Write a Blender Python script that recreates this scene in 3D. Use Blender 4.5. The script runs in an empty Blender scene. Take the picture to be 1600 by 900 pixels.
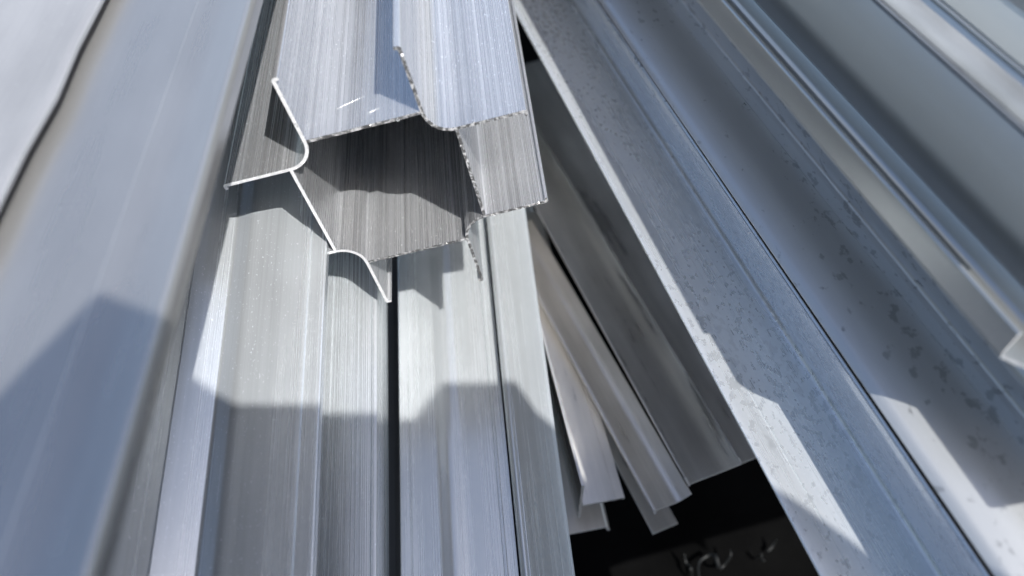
import bpy, bmesh, math, random
from mathutils import Vector, Matrix, noise

scene = bpy.context.scene
# ------------------------------------------------------------------ camera
SECTIONS = {
  'K1': dict(o=[-0.07557, 0.11762, 0.223], ex=[0.99583, 0.0912, -0.0], d=[-0.09053, 0.98853, 0.12089], ey=[0.01103, -0.12038, 0.99267], parts=[
    {'n': 'sloped_face', 'p': [[-72.67, 15.12, 0.0], [-30.26, 2.32, 0.0], [-30.11, 1.97, 0.0], [-29.81, 1.97, 0.0], [-29.66, 2.32, 0.0], [-19.11, -2.33, 0.0]], 'th': 1.5, 't0': -140.0, 't1': 250.0},
    {'n': 'top_face', 'p': [[-19.11, -2.33, 0.0], [-18.28, -2.33, 3.0], [-12.13, 0.08, 8.0], [-7.73, -0.09, 8.0], [7.32, 0.08, 0.0], [7.62, 0.88, 0.0], [9.02, 0.88, 0.0], [9.32, 0.08, 0.0], [13.63, 0.15, 0.0]], 'th': 1.5, 't0': -140.0, 't1': 250.0},
    {'n': 'edge_lip', 'p': [[13.63, 0.15, 0.0], [14.85, 0.16, 0.6], [14.85, -3.84, 0.0]], 'th': 1.5, 't0': -140.0, 't1': 250.0},
  ]),
  'K1b': dict(o=[-0.05819, 0.11319, 0.185], ex=[0.99583, 0.0912, -0.0], d=[-0.09053, 0.98853, 0.12089], ey=[0.01103, -0.12038, 0.99267], parts=[
    {'n': 'face', 'p': [[-23.86, -0.26, 0.0], [-7.8, -0.08, 0.0], [-7.65, -0.33, 0.0], [-7.35, -0.33, 0.0], [-7.2, -0.08, 0.0], [-3.61, -0.04, 0.0], [-3.51, -0.24, 0.0], [-3.31, -0.24, 0.0], [-3.21, -0.04, 0.0], [0.15, 0.01, 0.0], [0.3, -0.29, 0.0], [0.6, -0.29, 0.0], [0.75, 0.01, 0.0], [7.5, 0.08, 0.0]], 'th': 1.5, 't0': -140.0, 't1': 230.0},
    {'n': 'edge_lip', 'p': [[7.5, 0.08, 0.0], [7.9, 0.78, 0.0], [9.88, 0.84, 0.5], [9.48, -33.16, 0.0]], 'th': 1.5, 't0': -140.0, 't1': 230.0},
  ]),
  'K2': dict(o=[-0.02322, 0.12797, 0.153], ex=[0.99529, 0.09694, -0.0], d=[-0.09683, 0.99413, 0.04835], ey=[0.00469, -0.04812, 0.99883], parts=[
    {'n': 'edge_lip', 'p': [[-25.73, -32.8, 0.0], [-21.95, -0.1, 0.6], [-20.03, -0.09, 0.0]], 'th': 1.5, 't0': -130.0, 't1': 1000.0},
    {'n': 'face', 'p': [[-20.03, -0.09, 0.0], [-18.02, -0.08, 0.0], [-17.87, 0.22, 0.0], [-17.57, 0.22, 0.0], [-17.42, -0.08, 0.0], [-6.42, -0.03, 8.0], [-1.73, 1.42, 6.0], [3.08, 0.01, 8.0], [15.92, 0.07, 0.0], [16.12, 0.57, 0.0], [17.12, 0.67, 0.0], [17.42, 0.07, 0.0], [21.06, 0.1, 0.0]], 'th': 1.5, 't0': -130.0, 't1': 1000.0},
    {'n': 'raised_face', 'p': [[21.95, -2.96, 0.0], [21.63, 5.21, 1.0], [23.59, 6.24, 2.0], [24.88, 5.63, 0.0], [25.01, 5.88, 0.0], [25.26, 5.88, 0.0], [25.38, 5.63, 0.0], [40.43, -3.38, 3.0], [42.03, -4.38, 0.0], [42.63, -12.38, 0.0]], 'th': 1.5, 't0': -130.0, 't1': 1000.0},
  ]),
  'K3': dict(o=[-0.06194, 0.1617, 0.08], ex=[0.99529, 0.09694, -0.0], d=[-0.09683, 0.99413, 0.04835], ey=[0.00469, -0.04812, 0.99883], parts=[
    {'n': 'face', 'p': [[-22.71, -0.11, 0.0], [0.65, 0.0, 0.0], [2.3, 0.01, 0.0], [2.45, -0.29, 0.0], [2.75, -0.29, 0.0], [2.9, 0.01, 0.0], [16.05, -1.97, 0.0]], 'th': 1.5, 't0': -120.0, 't1': 400.0},
  ]),
  'A': dict(o=[-0.07864, 0.09118, 0.309], ex=[0.99918, 0.0405, -0.0], d=[-0.0405, 0.99898, 0.02009], ey=[0.00081, -0.02007, 0.9998], parts=[
    {'n': 'face', 'p': [[-85.06, -3.11, 0.0], [-7.41, -0.51, 0.0], [-7.16, -0.76, 0.0], [-6.66, -0.76, 0.0], [-6.41, -0.41, 0.0], [-0.5, -0.81, 20.0], [6.31, 0.51, 0.0]], 'th': 1.6, 't0': -130.0, 't1': 1000.0},
    {'n': 'edge_lip', 'p': [[6.31, 0.51, 0.0], [8.02, 1.02, 2.5], [9.15, -1.01, 1.2], [9.25, -5.01, 0.0]], 'th': 1.6, 't0': -130.0, 't1': 1000.0},
  ]),
  'B': dict(o=[-0.11204, 0.13556, 0.313], ex=[0.99954, 0.03039, -0.0], d=[-0.03038, 0.99934, 0.02009], ey=[0.00061, -0.02008, 0.9998], parts=[
    {'n': 'face', 'p': [[-146.36, -0.6, 0.0], [-39.6, -0.23, 20.0], [-17.94, 0.19, 10.0], [-2.65, 0.41, 0.0]], 'th': 1.6, 't0': -130.0, 't1': 1000.0},
    {'n': 'edge_lip', 'p': [[-2.65, 0.41, 0.0], [-0.12, 0.2, 1.2], [-0.37, -1.43, 0.0]], 'th': 1.2, 't0': -130.0, 't1': 1000.0},
  ]),
  'C1': dict(o=[0.07217, 0.16736, 0.2079], ex=[0.96106, 0.27635, -0.0], d=[-0.27616, 0.96037, -0.03769], ey=[-0.01042, 0.03622, 0.99929], parts=[
    {'n': 'edge_lip', 'p': [[-12.29, -4.72, 0.0], [-14.57, 0.16, 0.5], [-10.17, 0.11, 0.0]], 'th': 1.3, 't0': -140.0, 't1': 1000.0},
    {'n': 'face', 'p': [[-10.17, 0.11, 0.0], [-5.6, 0.06, 0.0], [-5.45, -0.24, 0.0], [-5.15, -0.24, 0.0], [-5.0, 0.06, 0.0], [3.26, -0.04, 0.0], [3.39, -0.22, 0.0], [3.64, -0.22, 0.0], [3.76, -0.04, 0.0], [4.96, -0.06, 0.0], [5.08, -0.24, 0.0], [5.33, -0.24, 0.0], [5.46, -0.06, 0.0], [6.65, -0.07, 0.0], [6.78, -0.25, 0.0], [7.03, -0.25, 0.0], [7.15, -0.07, 0.0], [8.35, -0.09, 0.0], [8.47, -0.27, 0.0], [8.72, -0.27, 0.0], [8.85, -0.09, 0.0], [15.38, -0.17, 0.0]], 'th': 1.3, 't0': -140.0, 't1': 1000.0},
    {'n': 'side_wall', 'p': [[15.38, -0.17, 0.0], [18.65, -0.01, 5.0], [11.11, 29.07, 0.0], [11.98, 29.84, 0.3], [12.48, 25.84, 0.0]], 'th': 1.3, 't0': -140.0, 't1': 1000.0},
  ]),
  'C2': dict(o=[0.10962, 0.13865, 0.246], ex=[0.96106, 0.27635, -0.0], d=[-0.27616, 0.96037, -0.03769], ey=[-0.01042, 0.03622, 0.99929], parts=[
    {'n': 'face', 'p': [[-17.15, -4.66, 0.0], [-15.18, -2.74, 5.0], [-5.6, -0.13, 30.0], [3.03, 0.94, 30.0], [7.46, 1.37, 0.0], [7.58, 1.12, 0.0], [7.83, 1.12, 0.0], [7.96, 1.37, 0.0], [11.7, 1.81, 0.0]], 'th': 1.3, 't0': -140.0, 't1': 1000.0},
    {'n': 'side_wall', 'p': [[11.7, 1.81, 0.0], [14.12, 2.47, 3.0], [11.21, 12.49, 4.0], [15.8, 16.8, 5.0], [28.11, 18.12, 5.0], [223.6, 13.09, 0.0]], 'th': 1.3, 't0': -140.0, 't1': 1000.0},  # long hidden run to the right added to keep sun off the gap floor
  ]),
  'C3': dict(o=[0.10818, 0.10324, 0.293], ex=[0.96106, 0.27635, -0.0], d=[-0.27616, 0.96037, -0.03769], ey=[-0.01042, 0.03622, 0.99929], parts=[
    {'n': 'edge_flange', 'p': [[0.84, -0.2, 0.0], [0.14, -0.0, 0.3], [0.14, -3.0, 0.0], [0.31, -8.05, 0.0]], 'th': 0.5, 't0': -13.8, 't1': 1000.0, 'free': True, 'cutx': -1.2},
    {'n': 'face', 'p': [[0.31, -7.85, 0.0], [12.77, -10.32, 3.0], [15.85, -5.51, 0.0], [16.0, -5.81, 0.0], [16.3, -5.81, 0.0], [16.45, -5.51, 0.0], [22.54, -3.64, 40.0], [40.71, -4.32, 60.0], [95.02, -4.91, 0.0]], 'th': 1.3, 't0': -13.8, 't1': 1000.0, 'cutx': -1.2},
  ]),
  'Fp': dict(o=[0.10923, 0.15841, 0.3235], ex=[0.96106, 0.27635, -0.0], d=[-0.27616, 0.96037, -0.03769], ey=[-0.01042, 0.03622, 0.99929], parts=[
    {'n': 'edge_lip', 'p': [[-7.76, -3.21, 0.0], [-10.83, 0.12, 0.7], [-6.79, -1.81, 0.0]], 'th': 1.3, 't0': -61.5, 't1': 1000.0},
    {'n': 'face', 'p': [[-6.79, -1.81, 0.0], [-0.77, -3.85, 20.0], [6.76, -4.59, 0.0]], 'th': 1.3, 't0': -61.5, 't1': 1000.0},
  ]),
  'Gp': dict(o=[0.12639, 0.17281, 0.3195], ex=[0.96106, 0.27635, -0.0], d=[-0.27616, 0.96037, -0.03769], ey=[-0.01042, 0.03622, 0.99929], parts=[
    {'n': 'edge_lip', 'p': [[-10.25, -1.3, 0.0], [-13.8, 1.09, 0.8], [-10.82, 0.59, 1.0]], 'th': 1.3, 't0': -140.0, 't1': 1000.0},
    {'n': 'face', 'p': [[-10.82, 0.59, 0.0], [9.89, -1.98, 5.0], [19.0, -1.14, 15.0], [59.72, -0.65, 0.0]], 'th': 1.3, 't0': -140.0, 't1': 1000.0},
  ]),
  'Hp': dict(o=[0.15197, 0.14373, 0.355], ex=[0.96106, 0.27635, -0.0], d=[-0.27616, 0.96037, -0.03769], ey=[-0.01042, 0.03622, 0.99929], parts=[
    {'n': 'edge_lip', 'p': [[11.87, -5.86, 0.0], [-0.48, -1.03, 0.8], [1.74, -1.06, 0.0]], 'th': 1.3, 't0': -140.0, 't1': 1000.0},
    {'n': 'face', 'p': [[1.74, -1.06, 0.0], [27.8, -2.28, 20.0], [58.21, -1.67, 0.0]], 'th': 1.3, 't0': -140.0, 't1': 1000.0},
  ]),
  'G1': dict(o=[0.03971, 0.15154, 0.102], ex=[0.98118, 0.19309, -0.0], d=[-0.19309, 0.98118, -2e-05], ey=[-0.0, 2e-05, 1.0], parts=[
    {'n': 'side_wall', 'p': [[-14.19, -15.0, 0.0], [-15.5, 24.0, 0.0], [-14.5, 24.0, 0.0]], 'th': 1.2, 't0': -26.1, 't1': 155.3},
    {'n': 'face', 'p': [[-12.78, -0.0, 0.0], [2.0, -0.0, 0.0], [2.15, -0.3, 0.0], [2.45, -0.3, 0.0], [2.6, -0.0, 0.0], [6.65, -0.0, 0.0], [6.95, -2.0, 0.0]], 'th': 1.2, 't0': -26.1, 't1': 155.3},
  ]),
  'G1b': dict(o=[0.04013, 0.12847, 0.08], ex=[0.98802, 0.15431, -0.0], d=[-0.15431, 0.98802, -2e-05], ey=[-0.0, 2e-05, 1.0], parts=[
    {'n': 'face', 'p': [[-15.61, -2.0, 0.0], [3.86, -0.0, 2.0], [5.86, -6.0, 0.0]], 'th': 1.2, 't0': -7.8, 't1': 400.0},
  ]),
  'G2': dict(o=[0.06673, 0.13002, 0.108], ex=[0.92483, 0.38037, -0.0], d=[-0.38037, 0.92483, -2e-05], ey=[-1e-05, 2e-05, 1.0], parts=[
    {'n': 'edge_lip', 'p': [[-7.41, -4.0, 0.0], [-9.32, 2.0, 0.5], [-7.46, 2.0, 0.0]], 'th': 1.2, 't0': -9.6, 't1': 169.0},
    {'n': 'face', 'p': [[-7.46, 2.0, 0.0], [3.86, -0.0, 6.0], [9.81, 4.0, 6.0]], 'th': 1.2, 't0': -9.6, 't1': 169.0},
  ]),
  'G2b': dict(o=[0.07303, 0.13214, 0.07], ex=[0.92483, 0.38037, -0.0], d=[-0.38037, 0.92483, -2e-05], ey=[-1e-05, 2e-05, 1.0], parts=[
    {'n': 'face', 'p': [[-7.77, -2.0, 0.0], [6.26, -2.0, 0.0]], 'th': 1.2, 't0': -7.9, 't1': 400.0},
  ]),
  'G3': dict(o=[0.08802, 0.14553, 0.115], ex=[0.9338, 0.35781, -0.0], d=[-0.35781, 0.9338, -2e-05], ey=[-1e-05, 2e-05, 1.0], parts=[
    {'n': 'side_wall', 'p': [[-14.63, -3.0, 0.0], [-20.27, 12.0, 0.4], [-19.27, 12.0, 0.0]], 'th': 1.1, 't0': -12.8, 't1': 296.9},
    {'n': 'face', 'p': [[-15.23, -0.0, 0.0], [12.19, -0.0, 0.0]], 'th': 1.2, 't0': -12.8, 't1': 296.9},
    {'n': 'edge_flange', 'p': [[10.93, 1.0, 0.0], [7.03, 10.0, 0.3], [7.93, 10.0, 0.0]], 'th': 0.9, 't0': -12.8, 't1': 296.9},
  ]),
  'G4': dict(o=[0.1171, 0.14415, 0.104], ex=[0.9338, 0.35781, -0.0], d=[-0.35781, 0.9338, -2e-05], ey=[-1e-05, 2e-05, 1.0], parts=[
    {'n': 'face', 'p': [[-17.33, -0.0, 0.0], [25.89, 2.0, 0.0]], 'th': 1.2, 't0': 2.2, 't1': 319.3},
  ]),
}
POST = dict(o=[-0.04033, 0.17516, 0.25017], ex=[0.9757, 0.09551, 0.19721], d=[-0.09599, 0.99536, -0.00712], ey=[-0.19697, -0.01198, 0.98034], m=[[0.99942, -0.00338], [0.0, 0.9951], [0.03419, 0.09881]], c=19.03, w=27.55, t=50.0)
SHADE_OUTLINE = [[-0.0475, 0.4647], [0.0217, 0.5827], [0.0462, 0.622], [0.0564, 0.6058], [0.0637, 0.5827], [0.1387, 0.5827], [0.1652, 0.622], [0.1952, 0.622], [0.1926, 0.5896], [0.2108, 0.511], [0.2122, 0.4832], [0.211, 0.3606]]  # outline worked back from the shadow the added sheet has to cast
SWARF = [
  ('faint loop of metal shaving lying on the dark ground in the gap', [[0.1027, 0.1169, 0.0102], [0.1029, 0.1227, 0.01], [0.1046, 0.1269, 0.0085], [0.1105, 0.1304, 0.0081], [0.1131, 0.129, 0.0126], [0.1137, 0.1241, 0.0118], [0.1141, 0.122, 0.012], [0.1172, 0.1237, 0.0051], [0.122, 0.1283, 0.0129], [0.1215, 0.1318, 0.0128]]),
  ('short straight metal shaving left of the loop on the dark ground', [[0.0997, 0.1179, 0.0053], [0.0989, 0.122, 0.0128], [0.0976, 0.1255, 0.0066], [0.096, 0.1297, 0.0119]]),
  ('bright crescent of metal shaving near the ribbed channel edge in the gap', [[0.1448, 0.1332, 0.005], [0.1465, 0.1343, 0.0054], [0.1483, 0.1361, 0.0066], [0.1494, 0.1379, 0.0112]]),
  ('small crumpled metal shaving below the bright crescent in the gap', [[0.1368, 0.129, 0.005], [0.139, 0.1297, 0.0127], [0.1401, 0.1279, 0.0053], [0.1406, 0.1269, 0.0103], [0.1391, 0.1265, 0.0098]]),
]
CAM_Z=0.43

PITCH = math.radians(53)
cam_data = bpy.data.cameras.new("camera")
cam = bpy.data.objects.new("camera", cam_data)
scene.collection.objects.link(cam)
scene.camera = cam
cam.location = (0, 0, CAM_Z)
cam.rotation_euler = (math.radians(90) - PITCH, 0, 0)
cam_data.sensor_width = 36.0
cam_data.lens = 36.0 * 1156.0 / 1600.0
cam_data.clip_start = 0.004
cam_data.clip_end = 200.0
cam_data.dof.use_dof = True
cam_data.dof.focus_distance = 0.262
cam_data.dof.aperture_fstop = 7.0
# ------------------------------------------------------------------ daylight
SUN_EL, SUN_AZ = math.radians(59), math.radians(136)
world = bpy.data.worlds.new("World")
scene.world = world
world.use_nodes = True
wn, wl = world.node_tree.nodes, world.node_tree.links
bg = wn["Background"]
sky = wn.new("ShaderNodeTexSky")
sky.sky_type = 'NISHITA'
sky.sun_disc = False
sky.sun_elevation = SUN_EL
sky.sun_rotation = SUN_AZ
sky.air_density = 1.0
sky.dust_density = 3.0
sky.ozone_density = 0.3
wl.new(sky.outputs[0], bg.inputs[0])
bg.inputs[1].default_value = 0.14
sun_data = bpy.data.lights.new("sun", 'SUN')
sun_data.energy = 4.4
sun_data.angle = math.radians(0.53)
sun_data.color = (1.0, 0.985, 0.96)
sun = bpy.data.objects.new("sun", sun_data)
scene.collection.objects.link(sun)
to_sun = Vector((math.sin(SUN_AZ) * math.cos(SUN_EL), math.cos(SUN_AZ) * math.cos(SUN_EL), math.sin(SUN_EL)))
sun.rotation_euler = to_sun.to_track_quat('Z', 'Y').to_euler()
sun.location = (1, -1, 3)
scene.view_settings.view_transform = 'Standard'
scene.view_settings.look = 'None'
scene.view_settings.exposure = 0.58
scene.view_settings.gamma = 1.0
scene.view_settings.use_curve_mapping = False
scene.cycles.use_denoising = True
scene.cycles.max_bounces = 10
scene.cycles.sample_clamp_indirect = 12.0
scene.cycles.blur_glossy = 0.1

# ------------------------------------------------------------------ materials
def node(nt, kind, **kw):
    n = nt.nodes.new(kind)
    for k, v in kw.items():
        if k.startswith('i'):
            n.inputs[int(k[1:])].default_value = v
        else:
            setattr(n, k, v)
    return n

def maths(nt, op, a, b=None, c=None, clamp=False):
    n = nt.nodes.new("ShaderNodeMath"); n.operation = op; n.use_clamp = clamp
    for i, v in enumerate((a, b, c)):
        if v is None: continue
        if isinstance(v, (int, float)): n.inputs[i].default_value = v
        else: nt.links.new(v, n.inputs[i])
    return n.outputs[0]

def scaled(nt, src, s, off=(0, 0, 0)):
    m = nt.nodes.new("ShaderNodeMapping")
    m.inputs['Scale'].default_value = s
    m.inputs['Location'].default_value = off
    nt.links.new(src, m.inputs['Vector'])
    return m.outputs[0]

def noise_tex(nt, vec, scale=1.0, detail=3.0, rough=0.5):
    n = nt.nodes.new("ShaderNodeTexNoise")
    n.inputs['Scale'].default_value = scale
    n.inputs['Detail'].default_value = detail
    n.inputs['Roughness'].default_value = rough
    nt.links.new(vec, n.inputs['Vector'])
    return n.outputs['Fac']

def ramp(nt, fac, lo, hi, a=0.0, b=1.0):
    n = nt.nodes.new("ShaderNodeMapRange"); n.clamp = True
    n.inputs['From Min'].default_value = lo; n.inputs['From Max'].default_value = hi
    n.inputs['To Min'].default_value = a; n.inputs['To Max'].default_value = b
    nt.links.new(fac, n.inputs['Value'])
    return n.outputs['Result']

def mill_metal(name, color=(0.60, 0.61, 0.62), rough=0.36, metallic=0.8, streak=0.5, speck=0.3,
               stain=0.0, stain_size=260.0, seed=0.0, bump=0.25, blotch=0.15, smear=0.0, scuff=0.07, band=0.06):
    """rolled or extruded aluminium: draw lines along the length (local Y), pitted grain, sparkle painted as bright specks, oxide blotches, water stains"""
    m = bpy.data.materials.new(name); m.use_nodes = True
    nt = m.node_tree; b = nt.nodes["Principled BSDF"]
    tc = nt.nodes.new("ShaderNodeTexCoord").outputs['Object']
    off = (seed * 3.1, seed * 1.7, seed * 2.3)
    fine = noise_tex(nt, scaled(nt, tc, (3600, 3, 3600), off), 1.0, 2.0, 0.6)
    wide = noise_tex(nt, scaled(nt, tc, (800, .9, 800), off), 1.0, 3.0, 0.6)
    lines = maths(nt, 'ADD', maths(nt, 'MULTIPLY', fine, 0.5), maths(nt, 'MULTIPLY', wide, 0.5))
    lines = ramp(nt, lines, 0.34, 0.66)
    grain = noise_tex(nt, scaled(nt, tc, (1700, 900, 1700), off), 1.0, 2.0, 0.5)
    sparkle = ramp(nt, grain, 0.66, 0.74)  # bright specks painted into the colour as the metal's sparkle
    cloud = noise_tex(nt, scaled(nt, tc, (38, 11, 38), off), 1.0, 4.0, 0.6)
    cl = ramp(nt, cloud, 0.3, 0.7, -1.0, 1.0)
    val = maths(nt, 'ADD', 1.0, maths(nt, 'MULTIPLY', maths(nt, 'SUBTRACT', lines, 0.5), streak * 0.55))
    val = maths(nt, 'ADD', val, maths(nt, 'MULTIPLY', cl, blotch * 0.5))
    val = maths(nt, 'ADD', val, maths(nt, 'MULTIPLY', sparkle, speck * 0.6))
    rgh = maths(nt, 'ADD', rough, maths(nt, 'MULTIPLY', maths(nt, 'SUBTRACT', lines, 0.5), streak * 0.28))
    rgh = maths(nt, 'ADD', rgh, maths(nt, 'MULTIPLY', cl, blotch * 0.25))
    # handling scuffs: thin broken lines running across the draw direction
    sm_ = nt.nodes.new("ShaderNodeMapping"); sm_.inputs['Rotation'].default_value = (0, 0, math.radians(20 - seed * 5))
    sm_.inputs['Scale'].default_value = (40, 900, 40); sm_.inputs['Location'].default_value = off
    nt.links.new(tc, sm_.inputs['Vector'])
    sc1 = noise_tex(nt, sm_.outputs[0], 1.0, 2.0, 0.5)
    hair = ramp(nt, maths(nt, 'ABSOLUTE', maths(nt, 'SUBTRACT', sc1, 0.5)), 0.0, 0.007, 1.0, 0.0)
    where = ramp(nt, noise_tex(nt, scaled(nt, tc, (52, 30, 52), (seed, 4, 1)), 1.0, 2.0, 0.5), 0.6, 0.72)
    hair = maths(nt, 'MULTIPLY', hair, where)
    # broad lengthwise bands, as left by the die
    die = ramp(nt, noise_tex(nt, scaled(nt, tc, (150, .5, 150), off), 1.0, 1.0, 0.5), 0.3, 0.7, -1.0, 1.0)
    val = maths(nt, 'ADD', val, maths(nt, 'MULTIPLY', hair, scuff))
    val = maths(nt, 'ADD', val, maths(nt, 'MULTIPLY', die, band))
    rgh = maths(nt, 'ADD', rgh, maths(nt, 'MULTIPLY', die, band * 0.8))
    rgh = maths(nt, 'ADD', rgh, maths(nt, 'MULTIPLY', hair, 0.05))
    if stain > 0:
        edge = noise_tex(nt, scaled(nt, tc, (stain_size, stain_size * 0.6, stain_size), off), 1.0, 5.0, 0.55)
        zone = noise_tex(nt, scaled(nt, tc, (30, 9, 30), off), 1.0, 2.0, 0.5)
        st = ramp(nt, maths(nt, 'ADD', edge, maths(nt, 'MULTIPLY', maths(nt, 'SUBTRACT', zone, 0.5), 0.5)), 0.585, 0.64)
        val = maths(nt, 'MULTIPLY', val, maths(nt, 'SUBTRACT', 1.0, maths(nt, 'MULTIPLY', st, stain)))
        rgh = maths(nt, 'SUBTRACT', rgh, maths(nt, 'MULTIPLY', st, 0.03))
    if smear > 0:      # black grease rubbed along the length
        sm = noise_tex(nt, scaled(nt, tc, (190, 16, 190), off), 1.0, 5.0, 0.65)
        lane = noise_tex(nt, scaled(nt, tc, (85, 3, 85), off), 1.0, 1.0, 0.4)
        sm = ramp(nt, maths(nt, 'ADD', maths(nt, 'MULTIPLY', sm, .5), maths(nt, 'MULTIPLY', lane, .5)), 0.55, 0.63)
        val = maths(nt, 'MULTIPLY', val, maths(nt, 'SUBTRACT', 1.0, maths(nt, 'MULTIPLY', sm, smear)))
    mix = nt.nodes.new("ShaderNodeVectorMath"); mix.operation = 'SCALE'
    mix.inputs[0].default_value = color
    nt.links.new(val, mix.inputs['Scale'])
    nt.links.new(mix.outputs[0], b.inputs['Base Color'])
    nt.links.new(maths(nt, 'MAXIMUM', rgh, 0.12), b.inputs['Roughness'])
    b.inputs['Metallic'].default_value = metallic
    h = maths(nt, 'ADD', maths(nt, 'MULTIPLY', lines, 1.0), maths(nt, 'MULTIPLY', grain, 0.6))
    bp = nt.nodes.new("ShaderNodeBump")
    bp.inputs['Strength'].default_value = bump
    bp.inputs['Distance'].default_value = 0.00012
    nt.links.new(h, bp.inputs['Height'])
    nt.links.new(bp.outputs[0], b.inputs['Normal'])
    return m

def sawn_metal(name, base=0.8, chip=0.0, amount=0.5):
    """saw-cut end: clean and pale where the blade went through, torn and dark where chips clung"""
    m = bpy.data.materials.new(name); m.use_nodes = True
    nt = m.node_tree; b = nt.nodes["Principled BSDF"]
    tc = nt.nodes.new("ShaderNodeTexCoord").outputs['Object']
    n = noise_tex(nt, tc, 620.0, 6.0, 0.75)
    v = ramp(nt, n, amount - .05, amount + .05, base * (1 - chip), base)
    cb = nt.nodes.new("ShaderNodeCombineColor")
    for i in range(3): nt.links.new(v, cb.inputs[i])
    nt.links.new(cb.outputs[0], b.inputs['Base Color'])
    b.inputs['Roughness'].default_value = 0.6
    b.inputs['Metallic'].default_value = 0.1
    bp = nt.nodes.new("ShaderNodeBump")
    bp.inputs['Strength'].default_value = 0.8 * chip
    bp.inputs['Distance'].default_value = 0.0006
    nt.links.new(n, bp.inputs['Height'])
    nt.links.new(bp.outputs[0], b.inputs['Normal'])
    return m

# ------------------------------------------------------------------ section tools
MM = 0.001
def fillet(pts):
    out = []
    n = len(pts)
    for i, (x, y, r) in enumerate(pts):
        p = Vector((x, y))
        if r <= 0 or i in (0, n - 1): out.append(p); continue
        a = Vector(pts[i - 1][:2]) - p; b = Vector(pts[i + 1][:2]) - p
        la, lb = a.length, b.length
        a.normalize(); b.normalize()
        ang = a.angle(b)
        if ang > math.radians(179.5): out.append(p); continue
        t = min(r / math.tan(ang / 2), la * .48, lb * .48)
        k = 3 if ang > math.radians(150) else 7
        p0, p2 = p + a * t, p + b * t
        for j in range(k + 1):
            s = j / k
            # circular-like quadratic with weight
            w = math.sin(ang / 2)
            d = (1 - s) ** 2 + 2 * w * s * (1 - s) + s * s
            out.append((p0 * (1 - s) ** 2 + p * 2 * w * s * (1 - s) + p2 * s * s) / d)
    return out

def offset(P, th):
    out = []
    n = len(P)
    for i in range(n):
        d0 = (P[i] - P[i - 1]).normalized() if i else (P[1] - P[0]).normalized()
        d1 = (P[i + 1] - P[i]).normalized() if i < n - 1 else d0
        n0 = Vector((d0.y, -d0.x)); n1 = Vector((d1.y, -d1.x))
        m = (n0 + n1)
        m = m.normalized() if m.length > 1e-6 else n0
        k = max(0.5, m.dot(n0))
        out.append(P[i] + m * (th / k))
    return out

def ring(pts, th, cut_a, cut_b, centred=False):
    P = fillet(pts)
    if centred:
        Q = offset(P, th / 2); P = offset(P, -th / 2)
    else:
        Q = offset(P, th)
    c = min(0.22, th * .3)
    def cham(a, inner, other, on):
        if not on: return [a]
        e = (a - inner).normalized(); s = (other - a).normalized()
        return [a - e * c, a + s * c]
    r = list(P[1:-1])
    start = cham(P[0], P[1], Q[0], cut_a)[::-1]
    end = cham(P[-1], P[-2], Q[-1], cut_b)
    q_end = cham(Q[-1], Q[-2], P[-1], cut_b)[::-1]
    q_start = cham(Q[0], Q[1], P[0], cut_a)
    return start + r + end + q_end + Q[-2:0:-1] + q_start

def sweep(name, rg, y0, y1, mats, parent, wave=0.12, seed=0, steps=44, skew=(0, 0), ragged=0.0, cutx=0.0, bow=0.0, ripple=0.0):
    bm = bmesh.new()
    rings = []
    for k in range(steps + 1):
        s = k / steps
        y = y0 + (y1 - y0) * (s ** 1.5)
        row = []
        for p in rg:
            w = wave * noise.noise(Vector((p.x * .028 + seed * 7.3, y * .009, seed * 3.1)))
            w += wave * .35 * noise.noise(Vector((p.x * .09 + seed, y * .03, seed * 1.9)))
            dx = bow * math.sin(y * .0105 + seed) + wave * .5 * noise.noise(Vector((seed * 5.1, y * .011, 4.0)))
            if ripple: dx += ripple * noise.noise(Vector((p.y * .12, y * .075, 3.0))) + ripple * .4 * noise.noise(Vector((p.y * .3, y * .22, 8.0)))
            if ragged: dx += ragged * noise.noise(Vector((seed, y * .045, 9.0))) + ragged * .5 * noise.noise(Vector((seed, y * .16, 2.0)))
            row.append(bm.verts.new(((p.x + dx) * MM, (y + (1 - s) * (p.x * skew[0] + p.y * skew[1] + cutx * max(0.0, p.x - 2))) * MM, (p.y + w) * MM)))
        rings.append(row)
    n = len(rg)
    for k in range(steps):
        for i in range(n):
            j = (i + 1) % n
            f = bm.faces.new((rings[k][i], rings[k][j], rings[k + 1][j], rings[k + 1][i])); f.smooth = True
    for row in (rings[0], rings[-1]):
        for i in range(n // 2 - 1):
            f = bm.faces.new((row[i], row[i + 1], row[n - 2 - i], row[n - 1 - i])); f.material_index = 1
    bmesh.ops.recalc_face_normals(bm, faces=bm.faces)
    me = bpy.data.meshes.new(name); bm.to_mesh(me); bm.free()
    for m in mats: me.materials.append(m)
    me.set_sharp_from_angle(angle=math.radians(24))
    o = bpy.data.objects.new(name, me); scene.collection.objects.link(o)
    o.parent = parent
    return o

def thing(name, label, cat, frame, group=None):
    o = bpy.data.objects.new(name, None); scene.collection.objects.link(o)
    ex, d, ey = (Vector(frame[k]).normalized() for k in ('ex', 'd', 'ey'))
    m = Matrix((ex, d, ey)).transposed().to_4x4(); m.translation = Vector(frame['o'])
    o.matrix_world = m; o.empty_display_size = 0.02
    o['label'] = label; o['category'] = cat
    if group: o['group'] = group
    return o

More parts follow.
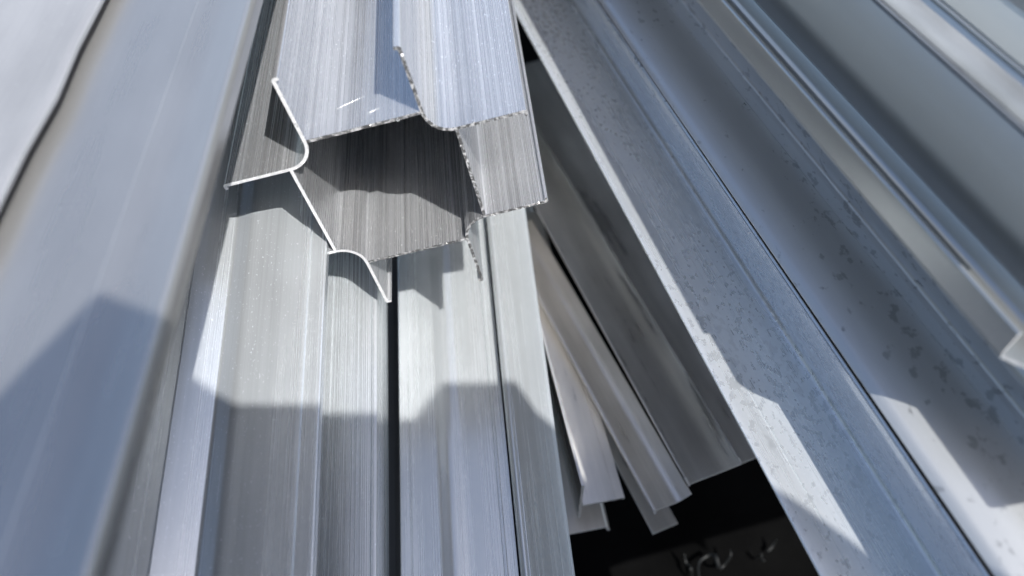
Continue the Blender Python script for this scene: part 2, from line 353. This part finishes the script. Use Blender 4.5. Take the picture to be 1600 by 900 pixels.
def profile(key, name, label, mat, cut, wave=.12, group=None, cat='metal profile', seed=None, ragged=0.0, bow=0.35):
    s = SECTIONS[key]
    root = thing(name, label, cat, s, group)
    sd = seed if seed is not None else sum(map(ord, key)) % 17
    last = len(s['parts']) - 1
    for i, p in enumerate(s['parts']):
        rg = ring(p['p'], p['th'], i == 0 or p.get('free'), i == last or p.get('free'))
        sweep(p['n'], rg, p['t0'], p['t1'], [M[p['mat']] if p.get('mat') else mat, cut], root, wave, sd, ragged=ragged, bow=bow, cutx=p.get('cutx', 0.0), ripple=p.get('ripple', 0.0), steps=p.get('steps', 160 if p.get('ripple') else 44))
    return root

# ------------------------------------------------------------------ setting
CUT = sawn_metal("sawn_end", 0.78, 0.2)
TORN = sawn_metal("torn_sawn_end", 0.55, 0.85, 0.53)
def earth():
    m = bpy.data.materials.new("shade_dark_ground"); m.use_nodes = True
    nt = m.node_tree; b = nt.nodes["Principled BSDF"]
    tc = nt.nodes.new("ShaderNodeTexCoord").outputs['Object']
    v = ramp(nt, noise_tex(nt, tc, 24.0, 6.0, 0.6), 0.3, 0.7, 0.001, 0.003)  # near-black colour stands in for the deep shade of the gap
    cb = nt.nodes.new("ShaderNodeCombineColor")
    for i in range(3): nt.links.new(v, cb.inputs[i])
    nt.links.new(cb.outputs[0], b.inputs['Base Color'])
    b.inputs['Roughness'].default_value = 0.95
    b.inputs['Specular IOR Level'].default_value = 0.05
    return m
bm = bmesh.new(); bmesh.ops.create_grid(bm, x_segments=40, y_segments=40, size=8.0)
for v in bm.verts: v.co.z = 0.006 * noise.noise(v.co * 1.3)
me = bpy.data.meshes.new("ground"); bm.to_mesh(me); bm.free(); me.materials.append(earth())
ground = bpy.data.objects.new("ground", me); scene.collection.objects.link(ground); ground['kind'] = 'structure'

# ------------------------------------------------------------------ profiles of the pile
M = dict(
    swarf=mill_metal('swarf_metal', (.016, .017, .017), .45, .5, streak=0, speck=0, seed=13, bump=0),
    slot=mill_metal('slot_shade_metal', (.10, .095, .09), .55, .3, streak=.2, speck=0, seed=16, bump=.05),  # colour darkened to stand in for the slot's shade
    burr=mill_metal('burr_metal', (.75, .75, .75), .3, .8, streak=0, speck=0, seed=11, bump=0),
    post=mill_metal("post_metal", (.58, .59, .605), .27, .75, streak=.95, speck=1.6, seed=1, bump=.3),
    ridge=mill_metal("ridge_metal", (.62, .65, .67), .23, .66, streak=.3, speck=1.0, seed=2, bump=.07),
    brushed=mill_metal("brushed_metal", (.60, .63, .65), .28, .64, streak=.65, speck=.8, seed=3, bump=.12),
    plain=mill_metal("plain_metal", (.61, .64, .655), .26, .62, streak=.28, speck=.3, seed=4, bump=.05, band=.04),
    left=mill_metal("left_metal", (.47, .467, .458), .28, .8, streak=.06, speck=.2, seed=5, bump=.05, band=.025),
    pale=mill_metal("pale_metal", (.33, .335, .345), .42, .4, streak=.15, speck=.3, seed=6, bump=.06, band=.02, blotch=.3),
    strip=mill_metal("bright_metal", (.30, .32, .34), .38, .5, streak=.15, speck=.3, seed=12, bump=.2, blotch=.7),
    stained=mill_metal("stained_metal", (.74, .765, .775), .28, .7, streak=.12, speck=.2, stain=.13, stain_size=420, seed=7, bump=.12, band=.02, scuff=0.0),
    stained_wide=mill_metal("blotched_metal", (.55, .56, .56), .32, .6, streak=.04, speck=.1, stain=.3, stain_size=300, seed=8, bump=.06, blotch=.08, band=.015, scuff=0.0),
    far=mill_metal("far_metal", (.52, .535, .53), .30, .85, streak=.04, speck=.1, seed=9, bump=.05, blotch=.06, band=.01, scuff=0.0),
    greasy=mill_metal("greasy_metal", (.80, .78, .74), .34, .7, streak=.2, speck=.1, seed=14, bump=.2, blotch=.3, smear=.85),
    deep=mill_metal("deep_metal", (.74, .72, .69), .34, .68, streak=.2, speck=.1, seed=10, bump=.2, blotch=.4),
)
profile('K1', 'aluminium_profile', 'streaked profile with a rounded ridge and twin raised lines lying left under the sawn post', M['ridge'], CUT)
profile('K1b', 'aluminium_profile', 'narrow finely grooved profile strip on the left edge of the central dark slot', M['brushed'], CUT)
profile('K2', 'aluminium_profile', 'flat profile with a bright raised shoulder, right of the central dark slot', M['plain'], CUT)
profile('K3', 'aluminium_profile', 'added dark strip standing in for the shade at the bottom of the central slot', M['slot'], CUT)
profile('A', 'aluminium_profile', 'wide blurred grey profile lying along the left side with one lengthwise crease', M['left'], CUT, wave=.35)
profile('B', 'aluminium_sheet', 'pale whitish sheet with a ragged edge in the top left corner', M['pale'], CUT, wave=.8, ragged=1.2, cat='metal sheet')
profile('C1', 'aluminium_channel', 'water stained channel with fine ribs bordering the black gap on its right', M['stained'], CUT, wave=.07)
profile('C2', 'aluminium_channel', 'smooth grey blue channel with large blotches in its sunlit patch at bottom right', M['stained_wide'], CUT, wave=.07)
profile('C3', 'aluminium_channel', 'dark grey blue channel whose cut white corner ends at the right edge', M['far'], CUT, wave=.07)
profile('Fp', 'aluminium_profile', 'bright sunlit strip crossing the upper right corner', M['strip'], CUT)
profile('Gp', 'aluminium_profile', 'dented grey profile filling the extreme top right corner', M['far'], CUT, wave=.6)
profile('Hp', 'aluminium_profile', 'unseen profile added above the right stack to shade the top right corner', M['far'], CUT)  # added out of frame to throw shade on the corner profile
profile('G1', 'aluminium_angle', 'shaded profile with a sunlit upright flange edge beside the stained shoulder in the gap', M['deep'], CUT)
profile('G1b', 'aluminium_angle', 'short stub end poking out lowest at the left of the black gap', M['deep'], CUT)
profile('G2', 'aluminium_channel', 'shaded curved profile end, second from the left in the black gap', M['deep'], CUT)
profile('G2b', 'aluminium_sheet', 'nearly black sheet end under the curved profile end', M['deep'], CUT)
profile('G3', 'aluminium_channel', 'shaded channel with black smears ending highest on the right in the gap', M['greasy'], CUT)
profile('G4', 'aluminium_sheet', 'dark sheet end half hidden below the ribbed channel edge', M['deep'], CUT)

# ------------------------------------------------------------------ the sawn post on top
def post():
    c, w, t = POST['c'], POST['w'], POST['t']
    root = thing('aluminium_post', 'sawn hollow aluminium post with eight flanges lying on top of the pile', 'metal post', POST)
    r = w - c; th = 1.1; lip = 1.7
    m = POST['m']
    # the saw cut was not quite square: section axes expressed in the post's own frame
    inv = Matrix((m[0], m[1])).inverted()
    skew = (m[2][0] * inv[0][0] + m[2][1] * inv[1][0], m[2][0] * inv[0][1] + m[2][1] * inv[1][1])
    def put(pts): return [(m[0][0] * a + m[0][1] * b, m[1][0] * a + m[1][1] * b, q) for a, b, q in pts]
    clean, torn = [M['post'], CUT], [M['post'], TORN]
    for sx, sy in ((-1, 1), (1, 1), (1, -1), (-1, -1)):
        pts = [(c - lip, t, 0), (c, t, .5), (c, c, r), (t, c, .5), (t, c - lip, 0)]
        pts = [(sx * a, sy * b, q) for a, b, q in pts]
        if sx * sy < 0: pts = pts[::-1]
        sweep('corner_flange', ring(put(pts), th, True, True, True), 0, 1000, clean if sx < 0 else torn, root, .05, 3, skew=skew)
    for sy in (1, -1):
        sweep('web', ring(put([(-c + th / 2, sy * w, 0), (c - th / 2, sy * w, 0)]), th, False, False, True), 0, 1000, torn, root, .05, 3, skew=skew)
    for sx in (-1, 1):
        sweep('side_wall', ring(put([(sx * w, -c + th / 2, 0), (sx * w, c - th / 2, 0)]), th, False, False, True), 0, 1000, clean if sx < 0 else torn, root, .05, 3, skew=skew)
    rnd = random.Random(9)
    for u0, d0, ln, ang in ((-9, 14, 9.5, .28), (1, 8, 4.5, .3)):
        bm = bmesh.new()
        lv = w + th / 2 if u0 > -20 else c + th / 2
        row = []
        for i in range(7):
            f = i / 6; uu = u0 + ln * f * math.cos(ang) + rnd.uniform(-.12, .12); dd = d0 + ln * f * math.sin(ang) * 1.2
            hw = .05 * math.sin(math.pi * (f * .9 + .05)) + .03
            (X, Z, _), = put([(uu, lv, 0)])
            nz = Vector((m[0][1], 0, m[1][1])).normalized()
            base = Vector((X, dd, Z))
            row.append([bm.verts.new((base + Vector((0, -hw * 2, 0)) - nz * .05) * MM), bm.verts.new((base + nz * .12) * MM), bm.verts.new((base + Vector((0, hw * 2, 0)) - nz * .05) * MM)])
        for i in range(6):
            for k in range(2): bm.faces.new((row[i][k], row[i + 1][k], row[i + 1][k + 1], row[i][k + 1]))
        bmesh.ops.recalc_face_normals(bm, faces=bm.faces)
        me = bpy.data.meshes.new('scratch'); bm.to_mesh(me); bm.free(); me.materials.append(M['post'])
        o = bpy.data.objects.new('scratch', me); scene.collection.objects.link(o); o.parent = root
    # chips of swarf still clinging to the cut
    rnd = random.Random(4)
    bm = bmesh.new()
    runs = [((-c * .3, w), (c, w), 26), ((-c, w), (-c * .3, w), 6), ((c, w), (c, t), 22), ((c * 1.3, c), (t, c), 20), ((w, c), (w, -c), 18),
            ((w, -c), (t, -c), 26), ((-c, -w), (c, -w), 30), ((-c, t), (-c, w), 7)]
    for p, q, k in runs:
        for i in range(k // 2):
            f = rnd.random(); x = p[0] + (q[0] - p[0]) * f + rnd.uniform(-.5, .5); z = p[1] + (q[1] - p[1]) * f + rnd.uniform(-.5, .5)
            (X, Z, _), = put([(x, z, 0)])
            ctr = Vector((X, skew[0] * X + skew[1] * Z - rnd.uniform(-.1, .3), Z))
            s = rnd.uniform(.18, .55) * (1.6 if rnd.random() < .12 else 1)
            vs = [bm.verts.new((ctr + Vector((rnd.gauss(0, 1), rnd.gauss(0, .7), rnd.gauss(0, 1))).normalized() * s * rnd.uniform(.6, 1.3)) * MM) for _ in range(5)]
            for a, b_, c_ in ((0, 1, 2), (0, 2, 3), (0, 3, 4), (1, 2, 4), (2, 3, 4), (0, 1, 4)): bm.faces.new((vs[a], vs[b_], vs[c_]))
    me = bpy.data.meshes.new('burr'); bm.to_mesh(me); bm.free(); me.materials.append(M['burr'])
    o = bpy.data.objects.new('burr', me); scene.collection.objects.link(o); o.parent = root; o['kind'] = 'stuff'
    return root
the_post = post()

# ------------------------------------------------------------------ unseen sheet added behind the camera, outlined to cast the phone and hand shadow
def shade_sheet():
    bm = bmesh.new()
    top = [Vector((x, z)) for x, z in SHADE_OUTLINE]
    pts = [(p.x, p.y) for p in top] + [(top[-1].x, 0.0), (top[0].x, 0.0)]
    f = [bm.verts.new((x, -0.045, z)) for x, z in pts]
    b = [bm.verts.new((x, -0.048, z)) for x, z in pts]
    n = len(pts)
    bm.faces.new(f); bm.faces.new(b[::-1])
    for i in range(n): bm.faces.new((f[i], b[i], b[(i + 1) % n], f[(i + 1) % n]))
    bmesh.ops.recalc_face_normals(bm, faces=bm.faces)
    me = bpy.data.meshes.new('added_shade_sheet'); bm.to_mesh(me); bm.free(); me.materials.append(M['deep'])
    o = bpy.data.objects.new('added_shade_sheet', me); scene.collection.objects.link(o)
    o['label'] = 'unseen sheet added below the frame to shade the lower profiles like a held phone'; o['category'] = 'added shadow caster'
shade_sheet()

# ------------------------------------------------------------------ swarf at the bottom of the gap
def ribbon(label, pts, width, mat):
    bm = bmesh.new(); P = [Vector(p) for p in pts]
    # smooth the path
    for _ in range(3):
        Q = [P[0]]
        for a, b in zip(P, P[1:]): Q += [a * .75 + b * .25, a * .25 + b * .75]
        P = Q + [P[-1]]
    rows = []
    for i, p in enumerate(P):
        d = (P[min(i + 1, len(P) - 1)] - P[max(i - 1, 0)]).normalized()
        s = Vector((-d.y, d.x, .5)).normalized() * width * (.35 + .65 * math.sin(math.pi * i / (len(P) - 1)))
        up = Vector((0, 0, .00025))
        rows.append([bm.verts.new(p - s + up), bm.verts.new(p + s + up), bm.verts.new(p + s - up), bm.verts.new(p - s - up)])
    for a, b in zip(rows, rows[1:]):
        for k in range(4): bm.faces.new((a[k], a[(k + 1) % 4], b[(k + 1) % 4], b[k]))
    bm.faces.new(rows[0][::-1]); bm.faces.new(rows[-1])
    bmesh.ops.recalc_face_normals(bm, faces=bm.faces)
    for f in bm.faces: f.smooth = True
    me = bpy.data.meshes.new('swarf_curl'); bm.to_mesh(me); bm.free(); me.materials.append(mat)
    o = bpy.data.objects.new('swarf_curl', me); scene.collection.objects.link(o)
    o['label'] = label; o['category'] = 'metal shaving'; o['group'] = 'metal shavings at the bottom of the gap'
for lab, pts in SWARF: ribbon(lab, pts, .0011, M['swarf'])
